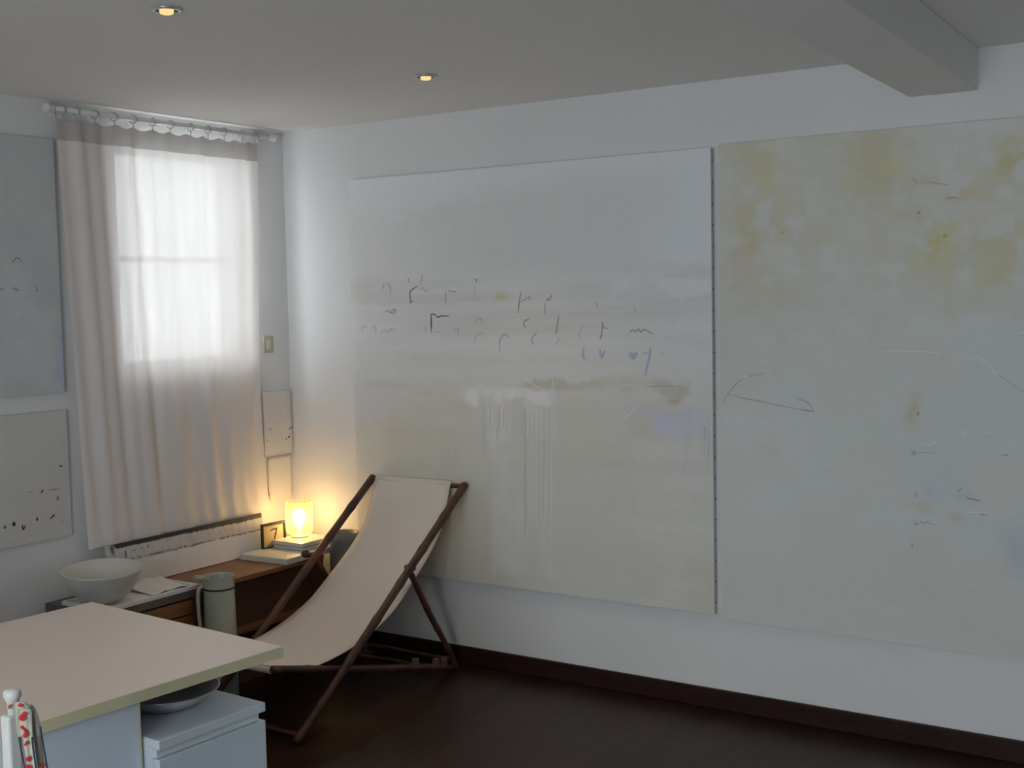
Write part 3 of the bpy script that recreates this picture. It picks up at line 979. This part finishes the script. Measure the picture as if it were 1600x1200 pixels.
ch = thing('drawer_chest', 'low wooden drawer chest with dark top behind the table, under the bowl', 'chest', (0.02, -1.275, 0))
y0, y1 = -0.255, 0.245          # world -1.53 .. -1.03
obj('top_board', box(nbm(), 0, 0.374, y0, y1, BT - 0.034, BT, bev=0.002), GREYTOP, ch)
obj('carcass', box(nbm(), 0, 0.345, y0 + 0.004, y1 - 0.004, 0.0, BT - 0.034, bev=0.002), BROWNW, ch)
obj('side_strip', box(nbm(), 0.345, 0.364, y1 - 0.020, y1 - 0.006, 0.03, BT - 0.036, bev=0.002), mat('red_wood', (0.16, 0.05, 0.04), 0.5), ch)
for k, (za, zb) in enumerate(((0.395, 0.458), (0.215, 0.388), (0.035, 0.208))):
    d = obj('drawer', box(nbm(), 0.346, 0.366, y0 + 0.012, y1 - 0.024, za, zb, bev=0.003), ORANGEW, ch)
    zc = (za + zb) / 2
    bm = nbm()
    tube(bm, [(0.366, -0.005, zc), (0.374, -0.005, zc), (0.380, -0.005, zc), (0.385, -0.005, zc)], [.006, .006, .011, .007], 14)
    obj('knob', bm, BLACK, d)

# tray on the chest
tr = thing('tray', 'white rectangular tray with low rim lying on the drawer chest', 'tray', (0.245, -1.262, BT))
bm = nbm()
box(bm, -0.118, 0.140, -0.245, 0.23, 0.0, 0.006, bev=0.002)
obj('base', bm, PAPER, tr)
bm = nbm()
for a in ((-0.130, -0.118, -0.257, 0.242), (0.140, 0.152, -0.257, 0.242), (-0.118, 0.140, -0.257, -0.245), (-0.118, 0.140, 0.23, 0.242)):
    box(bm, a[0], a[1], a[2], a[3], 0.0, 0.018, bev=0.002)
obj('rim', bm, WHITEP, tr)

# loose sheet of paper on the tray, one end curling up
bm = nbm()
P = [[Vector((-0.115 + 0.20 * j / 8 + 0.01 * math.sin(i * .6), 0.0 + 0.20 * i / 14, 0.0 + 0.028 * max(0, (0.5 - j / 8)) ** 1.3 * 2 + 0.004 * math.sin(i * .9 + j * .5) + 0.004)) for j in range(9)] for i in range(15)]
sheet(bm, P, 0.0012)
sp = tag(obj('paper_sheet', bm, PAPER), 'loose curled sheet of white paper on the tray beside the bowl', 'paper')
sp.location = (0.262, -1.240, BT + 0.0075)

# bowl
bw = nbm()
lathe(bw, [(0.0, 0.0), (0.058, 0.0), (0.062, 0.003), (0.082, 0.012), (0.114, 0.040), (0.139, 0.075), (0.155, 0.108), (0.163, 0.132), (0.1650, 0.1375), (0.163, 0.139), (0.159, 0.136), (0.150, 0.110),
           (0.134, 0.078), (0.109, 0.046), (0.078, 0.020), (0.0, 0.012)], 64)
bo = tag(obj('bowl', bw, CERAM), 'wide white conical ceramic bowl standing on the tray', 'bowl')
bo.location = (0.248, -1.414, BT + 0.0115)
bo.rotation_euler = (math.radians(2.2), math.radians(2.8), 0)

# tall jug
jg = thing('enamel_jug', 'tall grey-green enamel jug with dark band below rim between table and shelf', 'jug', (0.488, -0.994, 0), rz=math.radians(33.5))
hJ = 0.560
obj('body', lathe(nbm(), [(0.0, 0.0), (0.067, 0.0), (0.0695, 0.005), (0.0695, 0.12), (0.069, 0.30), (0.066, 0.48), (0.066, 0.515), (0.067, hJ - 0.004), (0.069, hJ), (0.067, hJ + 0.001), (0.0645, hJ - 0.005), (0.063, 0.51), (0.066, 0.30), (0.066, 0.02), (0.0, 0.012)], 48), ENAMEL, jg)
obj('band', lathe(nbm(), [(0.0655, 0.503), (0.0678, 0.504), (0.0678, 0.510), (0.0655, 0.511)], 48), BLACK, jg)
bm = nbm()
P = [[Vector((-0.048 - 0.058 * (j / 6), 0.044 * (i / 8 * 2 - 1) * (1 - 0.72 * (j / 6)), hJ - 0.012 + 0.014 * (j / 6) - 0.024 * (1 - (i / 8 * 2 - 1) ** 2) * (0.5 + 0.5 * (j / 6)))) for j in range(7)] for i in range(9)]
sheet(bm, P, 0.002)
obj('spout', bm, ENAMEL, jg)
bm = nbm()
pts = [(0.060, 0.0, 0.515), (0.078, 0, 0.522), (0.090, 0, 0.510), (0.095, 0, 0.47), (0.093, 0, 0.40), (0.088, 0, 0.33), (0.079, 0, 0.295), (0.066, 0, 0.288)]
tube(bm, pts, [.0075, .008, .0085, .0085, .0085, .0085, .008, .008], 12)
hnd = obj('handle', bm, ENAMEL, jg)
hnd.rotation_euler = (0, 0, math.radians(-149.5))

# tall tin in the corner
tn = thing('tall_tin', 'tall grey-green metal bin standing on floor behind the deck chair', 'bin', (0.458, -0.138, 0))
obj('body', lathe(nbm(), [(0.0, 0.0), (0.070, 0.0), (0.073, 0.004), (0.073, 0.56), (0.076, 0.563), (0.077, 0.60), (0.0745, 0.6025), (0.072, 0.60), (0.070, 0.56), (0.069, 0.01), (0.0, 0.008)], 44), TINGREEN, tn)
bm = nbm()
a_ = math.radians(-50)
lathe(bm, [(0, .004), (.003, .003), (.004, 0)], 12)
hl_bead = obj('highlight_bead', bm, CHROME, tn)  # small chrome bead added to stand in for a highlight on the tin
hl_bead.location = (0.073 * math.cos(a_), 0.073 * math.sin(a_), 0.487)
hl_bead.rotation_euler = (0, math.radians(90), a_)

# long narrow canvas leaning on the wall, charcoal band across it
lc = thing('leaning_canvas', 'long low white canvas with charcoal band leaning under the curtain', 'painting', (0.089, -0.73, BT + 0.0015))
tilt = math.radians(-7)
W0, W1, HC, TH = -0.525, 0.412, 0.194, 0.012


def cols_char(U, V):
    col = np.empty(U.shape + (3,))
    col[:] = (0.68, 0.68, 0.68)
    a = fbm(U, V, 20, 4, 51)
    b_ = fbm(U, V, 60, 8, 52)
    lowb = 0.60 - 0.02 * U + a * 0.02
    inb = smoothstep(lowb - .015, lowb + .015, V)
    col = blend(col, inb, (0.50, 0.48, 0.47), .8)
    col = blend(col, inb * np.clip(b_ * 1.5 + .1, 0, 1), (0.38, 0.35, 0.35), .5)
    topb = 0.895 + a * .02 - .02 * smoothstep(.3, .9, U)
    col = blend(col, smoothstep(topb - .012, topb + .012, V + b_ * .02) * smoothstep(.02, .05, U + b_ * .03), (0.012, 0.011, 0.012), .97)
    ln = np.exp(-((V - lowb) / (.014 + .016 * (1 - U))) ** 2)
    col = blend(col, ln * np.clip(.75 + b_ * 1.5, 0, 1), (0.05, 0.045, 0.045), .95)
    edge = np.exp(-((U - .03 - .03 * (1 - V)) / .012) ** 2) * smoothstep(.6, .8, V)
    col = blend(col, edge * np.clip(.7 + b_ * 2, 0, 1), (0.04, 0.04, 0.04), .9)
    col = blend(col, np.exp(-((U - .105) / .005) ** 2) * band(U, V, 0, 1, .64, .82, .01, .03), (0.04, 0.04, 0.04), .9)
    col = blend(col, blob(U, V, .24, .80, .005, .04) + blob(U, V, .16, .78, .008, .02) + blob(U, V, .20, .79, .004, .03), (0.08, 0.07, 0.07), .8)
    return col


lcc = canvas_mesh('canvas', (0, 0, 0), (0, 1, 0), (0, 0, 1), (1, 0, 0), W1 - W0, HC, TH, 260, 60, cols_char, PAINT, lc)
lcc.location = (0, W0, 0)
lcc.rotation_euler = (0, tilt, 0)
ed = obj('bare_edge', box(nbm(), 0.0, TH, 0.0002, 0.003, 0.0, HC, bev=0.0005), WHITEP, lc)
ed.location = (0, W1, 0)
ed.rotation_euler = (0, tilt, 0)

# white board on the shelf unit
sb = tag(obj('white_board', box(nbm(), 0.0, 0.296, -0.18, 0.18, 0.0, 0.030, bev=0.004), MELAM), 'thick glossy white board on shelf unit carrying the lamp and date frame', 'board')
sb.location = (0.112, -0.335, BT)
sb.rotation_euler = (0, 0, math.radians(3))
ZB = BT + 0.030

# date frame with the 7
df = thing('date_frame', 'small dark-framed cream date card reading 7 on white board', 'frame', (0.135, -0.385, ZB), rz=math.radians(-7))
fwid, fh = 0.148, 0.122
dft = bpy.data.objects
bm = nbm()
for (ya, yb, za, zb) in ((0, 0.010, 0, fh), (fwid - 0.010, fwid, 0, fh), (0.010, fwid - 0.010, fh - 0.012, fh), (0.010, fwid - 0.010, 0, 0.006)):
    box(bm, 0, 0.014, ya, yb, za, zb, bev=0.001)
fr = obj('frame_border', bm, BLACK, df)
obj('card', box(nbm(), 0.002, 0.008, 0.010, fwid - 0.010, 0.006, fh - 0.012), CREAMPAPER, df)
sv = [Vector((0.008, y, z)) for y, z in ((0.052, 0.082), (0.062, 0.088), (0.078, 0.089), (0.094, 0.092))]
obj('numeral', ribbon(sv, 0.007, (1, 0, 0), 0.0006), BLACK, df, fix=False)
sv = [Vector((0.008, y, z)) for y, z in ((0.094, 0.093), (0.089, 0.072), (0.082, 0.052), (0.077, 0.028))]
obj('numeral', ribbon(sv, 0.009, (1, 0, 0), 0.0006), BLACK, df, fix=False)


# books under the lamp
def book(loc, rz, sx, sy, sz, cover, label):
    t = thing('book', label, 'book', loc, rz, 'books under the lamp')
    cv = mat(*cover)
    obj('cover', box(box(nbm(), 0, sx, 0, sy, 0, 0.0025, bev=0.0008), 0, sx, 0, sy, sz - 0.0025, sz, bev=0.0008), cv, t)
    obj('spine', box(nbm(), 0, 0.0025, 0, sy, 0.0025, sz - 0.0025), cv, t)
    obj('pages', box(nbm(), 0.0025, sx - 0.004, 0.004, sy - 0.004, 0.0025, sz - 0.0025), PAPER, t)


book((0.165, -0.332, ZB), math.radians(2), 0.198, 0.225, 0.017, ('grey_cover', (0.30, 0.31, 0.28), 0.4), 'grey-covered book lying directly on white board, lower of two')
book((0.155, -0.326, ZB + 0.0175), math.radians(-1), 0.200, 0.222, 0.019, ('pale_cover', (0.60, 0.57, 0.50), 0.35), 'pale book on top of the grey book, carrying the lamp')
ZL = ZB + 0.037

# lamp
lp = thing('table_lamp', 'small glowing yellow glass table lamp on books in the room corner', 'lamp', (0.215, -0.195, ZL))
obj('base', lathe(nbm(), [(0, 0.0), (0.042, 0.0), (0.044, 0.003), (0.042, 0.008), (0.018, 0.010), (0.012, 0.014), (0.011, 0.05), (0.0, 0.05)], 36), WHITEP, lp)
sh = sheer('opal_glass', (1.0, 0.72, 0.28), 0.66, 0.75, 0.03)
obj('shade', lathe(nbm(), [(0.030, 0.014), (0.056, 0.018), (0.066, 0.030), (0.068, 0.10), (0.068, 0.178), (0.0665, 0.181), (0.065, 0.178)], 40), sh, lp)
obj('bulb', lathe(nbm(), [(0.0, 0.048), (0.014, 0.05), (0.018, 0.062), (0.028, 0.085), (0.031, 0.105), (0.026, 0.125), (0.013, 0.137), (0.0, 0.140)], 28), emis('lamp_bulb', (1.0, 0.68, 0.30), 46.0), lp)

# ------------------------------------------------------------------ deck chair
dc = thing('deck_chair', 'folding deck chair with dark bamboo frame and cream canvas sling', 'chair', (0.865, -0.662, 0))
DO = Vector((0.865, -0.65, 0))
XL, XR = 0.585, 1.14


def pole(name, a, b_, r0, r1=None, kn=5, n=16):
    a, b_ = Vector(a) - DO, Vector(b_) - DO
    r1 = r1 or r0
    pts, rad = [], []
    N = kn * 8
    dev = (b_ - a).orthogonal().normalized()
    ph = random.uniform(0, 6)
    for k in range(N + 1):
        tq = k / N
        p = a.lerp(b_, tq) + dev * 0.0022 * math.sin(tq * 9 + ph)
        rr = r0 + (r1 - r0) * tq
        q = k % 8
        if q == 0 and 0 < k < N:
            rr *= 1.10
        elif q in (1, 7):
            rr *= 1.0
        else:
            rr *= 0.965
        pts.append(p)
        rad.append(rr)
    d = (b_ - a).normalized()
    pts = [a - d * 0.006, a - d * 0.003] + pts + [b_ + d * 0.004, b_ + d * 0.008]
    rad = [r0 * .55, r0 * .85] + rad + [r1 * .85, r1 * .5]
    return obj(name, tube(nbm(), pts, rad, n), POLE, dc)


FT, TP = (-1.212, 0.014), (-0.044, 0.872)        # long rails (y, z)
for x in (XL, XR):
    pole('long_rail', (x, FT[0], FT[1]), (x, TP[0], TP[1]), 0.018, 0.019, 7)
pole('top_bar', (XL, -0.052, 0.865), (XR, -0.052, 0.865), 0.011, kn=3)
pole('foot_bar', (XL + .01, -1.185, 0.034), (XR - .01, -1.185, 0.034), 0.012, kn=4)
for x in (XL + 0.038, XR - 0.038):
    pole('seat_rail', (x, -1.293, 0.318), (x, -0.135, 0.022), 0.0165, 0.0155, 6)
pole('front_bar', (XL + .0, -1.288, 0.316), (XR - .012, -1.288, 0.316), 0.013, kn=3)
pole('rear_bar', (XL + .04, -0.31, 0.066), (XR - .04, -0.31, 0.066), 0.011, kn=3)
for x in (XL - 0.0345, XR - 0.0335):
    pole('prop_leg', (x, -0.448, 0.556), (x, -0.098, 0.014), 0.0155, 0.0135, 5)
pole('prop_pivot', (XL - .065, -0.462, 0.560), (XL, -0.454, 0.558), 0.0135, kn=1)
pole('prop_pivot', (XR - .036, -0.452, 0.556), (XR + .006, -0.452, 0.558), 0.0135, kn=1)
bm = nbm()
lathe(bm, [(0, -.020), (.012, -.017), (.020, -.006), (.020, .006), (.012, .017), (0, .020)], 20)
kb = obj('knob', bm, POLE, dc)
kb.location = Vector((XL - .070, -0.463, 0.562)) - DO
pole('prop_bar', (XL - .03, -0.125, 0.055), (XR - .03, -0.125, 0.055), 0.011, kn=3)
NM = mat('notch_wood', (0.17, 0.10, 0.06), 0.6, var=0.3, scale=20)
for x in (XL + 0.038, XR - 0.038):
    for yq in (-0.40, -0.25, -0.19):
        zc = 0.022 + (0.318 - 0.022) * (-0.135 - yq) / (1.158)
        bmq = box(nbm(), -0.012, 0.012, -0.014, 0.014, 0.0, 0.034, bev=0.003)
        o = obj('notch_block', bmq, NM, dc)
        o.location = Vector((x, yq, zc + 0.008)) - DO

prof = [(-0.040, 0.884), (-0.066, 0.866), (-0.105, 0.780), (-0.160, 0.672), (-0.230, 0.598), (-0.310, 0.533), (-0.380, 0.482), (-0.440, 0.440), (-0.530, 0.382), (-0.630, 0.340), (-0.720, 0.312), (-0.850, 0.284), (-1.010, 0.269), (-1.120, 0.277), (-1.210, 0.296), (-1.275, 0.330), (-1.296, 0.334)]
prof = [(a, b_) for a, b_ in prof]
fine = []
for i in range(len(prof) - 1):           # Catmull-Rom
    p0, p1, p2, p3 = prof[max(0, i - 1)], prof[i], prof[i + 1], prof[min(len(prof) - 1, i + 2)]
    for k in range(4):
        s_ = k / 4
        fine.append(tuple(0.5 * ((2 * p1[q]) + (-p0[q] + p2[q]) * s_ + (2 * p0[q] - 5 * p1[q] + 4 * p2[q] - p3[q]) * s_ ** 2 + (-p0[q] + 3 * p1[q] - 3 * p2[q] + p3[q]) * s_ ** 3) for q in (0, 1)))
fine.append(prof[-1])
P = []
NF = len(fine)
for i, (y, z) in enumerate(fine):
    row = []
    tq = i / (NF - 1)
    xa = 0.612 + 0.006 * math.sin(tq * 9)
    xb = 1.066 + 0.030 * smoothstep(0, .5, np.array(tq)).item() + 0.004 * math.sin(tq * 11)
    for k in range(13):
        u = k / 12
        sag = 0.012 * math.sin(math.pi * u) * math.sin(math.pi * tq)
        row.append(Vector((xa + (xb - xa) * u, y, z - sag)) - DO)
    P.append(row)
bm = nbm()
sheet(bm, P, 0.0022)
obj('sling', bm, CLOTH, dc)
bm = nbm()
tube(bm, [Vector((0.616, -0.052, 0.865)) - DO, Vector((1.064, -0.052, 0.865)) - DO], 0.0145, 16)
obj('sling_sleeve', bm, CLOTH, dc)
bm = nbm()
tube(bm, [Vector((0.62, -1.288, 0.316)) - DO, Vector((1.095, -1.288, 0.316)) - DO], 0.0165, 16)
obj('sling_sleeve', bm, CLOTH, dc)

# ------------------------------------------------------------------ white table
RZT = math.radians(-4.4)
tb = thing('table', 'white laminate table with cream edge band in the foreground', 'table', (1.968, -2.13, 0), RZT)
TD, TL = 0.955, 1.55
obj('table_top', box(nbm(), -TD, 0, -TL, 0, 0.709, 0.7405, bev=0.0015), LAMW, tb)
bm = nbm()
e = 0.0025
box(bm, 0.0, e, -TL, e, 0.7085, 0.7400, bev=0.0006)
box(bm, -TD - e, 0.0, 0.0, e, 0.7085, 0.7400, bev=0.0006)
box(bm, -TD - e, -TD, -TL, 0.0, 0.7085, 0.7400, bev=0.0006)
obj('edge_band', bm, EDGE, tb)
obj('support_panel', box(nbm(), -0.048, -0.030, -1.5, -0.472, 0.0, 0.7085, bev=0.001), LAMSKY, tb)
obj('panel_edge', box(nbm(), -0.048, -0.030, -0.4715, -0.4665, 0.0, 0.7085, bev=0.0006), EDGE, tb)
obj('support_panel', box(nbm(), -0.90, -0.882, -1.5, -0.35, 0.0, 0.7085, bev=0.001), LAMSKY, tb)
obj('stretcher', box(nbm(), -0.882, -0.048, -1.20, -1.182, 0.45, 0.7085, bev=0.001), LAMSKY, tb)

# drawer pedestal under the table
pd = thing('drawer_pedestal', 'white drawer pedestal under the table end, dish on top', 'cabinet', (1.979, -2.214, 0), math.radians(-2.6))
PW, PD, PH = 0.372, 0.52, 0.600
obj('top_board', box(nbm(), -PD, 0, -PW, 0, PH - 0.026, PH, bev=0.002), LAMSKY, pd)
obj('carcass', box(nbm(), -PD, -0.030, -PW, -0.002, 0.05, PH - 0.026, bev=0.001), LAMSKY, pd)
obj('groove_strip', box(nbm(), -0.030, -0.012, -PW, -0.016, PH - 0.050, PH - 0.0265, bev=0.001), mat('pale_strip', (0.74, 0.80, 0.82), 0.4), pd)
for za, zb in ((0.315, 0.548), (0.055, 0.290)):
    d = obj('drawer', box(nbm(), -0.029, -0.001, -PW, -0.001, za, zb, bev=0.0015), LAMSKY, pd)
obj('groove_strip', box(nbm(), -0.030, -0.014, -PW, -0.016, 0.291, 0.314, bev=0.001), MATS['pale_strip'], pd)
for q in ((-0.47, -0.05), (-0.47, -0.32), (-0.06, -0.05), (-0.06, -0.32)):
    bm = nbm()
    tube(bm, [(q[0], q[1] - .012, 0.025), (q[0], q[1] + .012, 0.025)], 0.0248, 18)
    box(bm, q[0] - .006, q[0] + .006, q[1] - .016, q[1] + .016, 0.03, 0.0505)
    obj('caster', bm, BLACK, pd)

# dish on the pedestal
ds = thing('dish', 'shallow grey metal-rimmed dish on the drawer pedestal under table', 'dish', (1.742, -2.370, PH + 0.0005))
obj('dish_body', lathe(nbm(), [(0, 0), (0.085, 0), (0.090, 0.004), (0.120, 0.022), (0.150, 0.046), (0.147, 0.047), (0.118, 0.026), (0.085, 0.009), (0, 0.007)], 56), mat('grey_glaze', (0.46, 0.47, 0.48), 0.3), ds)
obj('rim', lathe(nbm(), [(0.147, 0.0455), (0.1505, 0.0450), (0.152, 0.047), (0.1505, 0.0492), (0.148, 0.0488), (0.147, 0.0455)], 56), CHROME, ds)

# ------------------------------------------------------------------ white chair at the lower left with the tea towel
wc = thing('white_chair', 'white painted wooden chair at the table, lower left picture corner', 'chair', (2.20, -3.50, 0))
WO = Vector((2.20, -3.50, 0))
bx_ = lambda a, b_, c_, d_, e_, f_, bev=0.004: box(nbm(), a, b_, c_, d_, e_, f_, bev=bev)
for s_ in (-1, 1):
    yc = 0.195 * s_
    obj('back_post', box(nbm(), 0.185, 0.213, yc - 0.014, yc + 0.014, 0.0, 0.962, bev=0.005), WHITEP, wc)
    bm = nbm()
    lathe(bm, [(0, 0), (0.010, 0.0), (0.010, 0.022), (0.0125, 0.027), (0.0165, 0.036), (0.0168, 0.044), (0.013, 0.049), (0, 0.050)], 24)
    fo = obj('finial', bm, WHITEP, wc)
    fo.location = (0.200, yc + 0.006, 0.961)
for s_ in (-1, 1):
    obj('leg', bx_(-0.20, -0.165, 0.185 * s_ - 0.0175, 0.185 * s_ + 0.0175, 0.0, 0.435), WHITEP, wc)
obj('seat', bx_(-0.22, 0.20, -0.21, 0.21, 0.435, 0.460, 0.01), WHITEP, wc)
bm = nbm()
P = [[Vector((0.19 + 0.012 * math.sin(math.pi * i / 14), -0.18 + 0.36 * i / 14, (0.80 if j == 0 else 0.925) + 0.022 * math.sin(math.pi * i / 14) * (1 if j else -.4))) for j in range(2)] for i in range(15)]
sheet(bm, P, 0.018)
obj('top_rail', bm, WHITEP, wc)
obj('back_rail', bx_(0.19, 0.208, -0.18, 0.18, 0.60, 0.66), WHITEP, wc)
for yq in (-0.11, 0.0, 0.11):
    obj('back_slat', bx_(0.192, 0.206, yq - 0.022, yq + 0.022, 0.66, 0.81, 0.002), WHITEP, wc)
for yq in (-0.185, 0.185):
    obj('stretcher', bx_(-0.165, 0.18, yq - 0.010, yq + 0.010, 0.20, 0.225, 0.003), WHITEP, wc)

tw = thing('tea_towel', 'cream cloth printed with red peppers draped over the white chair', 'towel', (2.40, -3.302, 0.93))
TWO = Vector((2.40, -3.302, 0.93))
D0 = (Vector((2.405, -3.300, 0.95)) - CAM).dot(FW)
N2 = (CAM - TWO).normalized()


def hang(px, py, near):
    """point beside the chair post, at the post's own distance less near (metres)"""
    return CAM + ray(px, py) * (D0 - near) - TWO


def cloth_strip(name, rows, near, m=None, wave=0.003, parent=None, nk=8):
    R = []
    for i, (xc, y, wpx) in enumerate(rows):
        R.append([hang(xc + (k / nk - 0.5) * wpx, y, near + wave * math.sin(k * 1.25 + i * .55)) for k in range(nk + 1)])
    bm = nbm()
    sheet(bm, R, 0.0018)
    return obj(name, bm, m or TOWEL, parent or tw)


main = [(37, 1101, 26), (37, 1106, 26), (37, 1112, 26), (37, 1124, 25), (38, 1138, 23), (40, 1152, 20), (42, 1168, 19), (45, 1185, 18), (48, 1205, 18), (51, 1235, 19), (54, 1270, 20), (56, 1310, 21), (58, 1360, 21)]
fold = cloth_strip('front_fold', main, 0.035)
tail = [(48, 1102, 8), (52, 1110, 9), (55, 1120, 11), (57, 1135, 12), (59, 1152, 13), (62, 1170, 13), (65, 1190, 14), (69, 1215, 15), (74, 1250, 17), (80, 1300, 18)]
tl_ = cloth_strip('back_fold', tail, 0.018, wave=0.002)
top = [(28, 1097, 24), (28, 1099, 30), (28, 1103, 36), (28, 1108, 38)]
cloth_strip('top_fold', top, 0.042, wave=0.004)


def edge_line(rows, side, near, skip):
    q = [hang(xc + side * w_ / 2, y, near + 0.004) for xc, y, w_ in rows[skip:]]
    return tube(nbm(), q, 0.0017, 8)


obj('binding', edge_line(main, -1, 0.035, 5), NAVY, fold)
obj('binding', edge_line(main, 1, 0.035, 5), NAVY, fold)
obj('binding', edge_line(tail, 1, 0.018, 3), NAVY, tl_)
for pts_, wd in (([(40, 1113), (36, 1120), (31, 1121)], .012), ([(40, 1121), (35, 1123), (33, 1118)], .012), ([(32, 1135), (38, 1139), (41, 1145)], .006), ([(37, 1152), (40, 1148), (43, 1149)], .010),
                 ([(39, 1161), (43, 1163)], .010), ([(42, 1183), (45, 1187), (44, 1190)], .010), ([(40, 1197), (44, 1199), (48, 1203)], .010), ([(47, 1215), (51, 1222)], .010), ([(50, 1245), (54, 1250)], .010)):
    obj('pepper_print', ribbon([hang(x, y, 0.0385) for x, y in pts_], wd, N2, 0.0012), REDP, fold, fix=False)
for pts_, wd in (([(63, 1193), (67, 1196), (70, 1195)], .008), ([(70, 1235), (74, 1239)], .009)):
    obj('pepper_print', ribbon([hang(x, y, 0.0205) for x, y in pts_], wd, N2, 0.0012), REDP, tl_, fix=False)
for pts_, wd in (([(28, 1103), (32, 1101), (36, 1104)], .007), ([(13, 1105), (17, 1103)], .006)):
    obj('pepper_print', ribbon([hang(x, y, 0.0465) for x, y in pts_], wd, N2, 0.0012), REDP, tw, fix=False)
for k, x_ in enumerate((50, 56)):       # grey stitched line down the tail
    obj('stitched_line', tube(nbm(), [hang(x_ + (y - 1110) * 0.11, y, 0.0235) for y in range(1112, 1230, 12)], 0.0009, 6), mat('grey_thread', (0.24, 0.24, 0.25), 0.9), tl_)
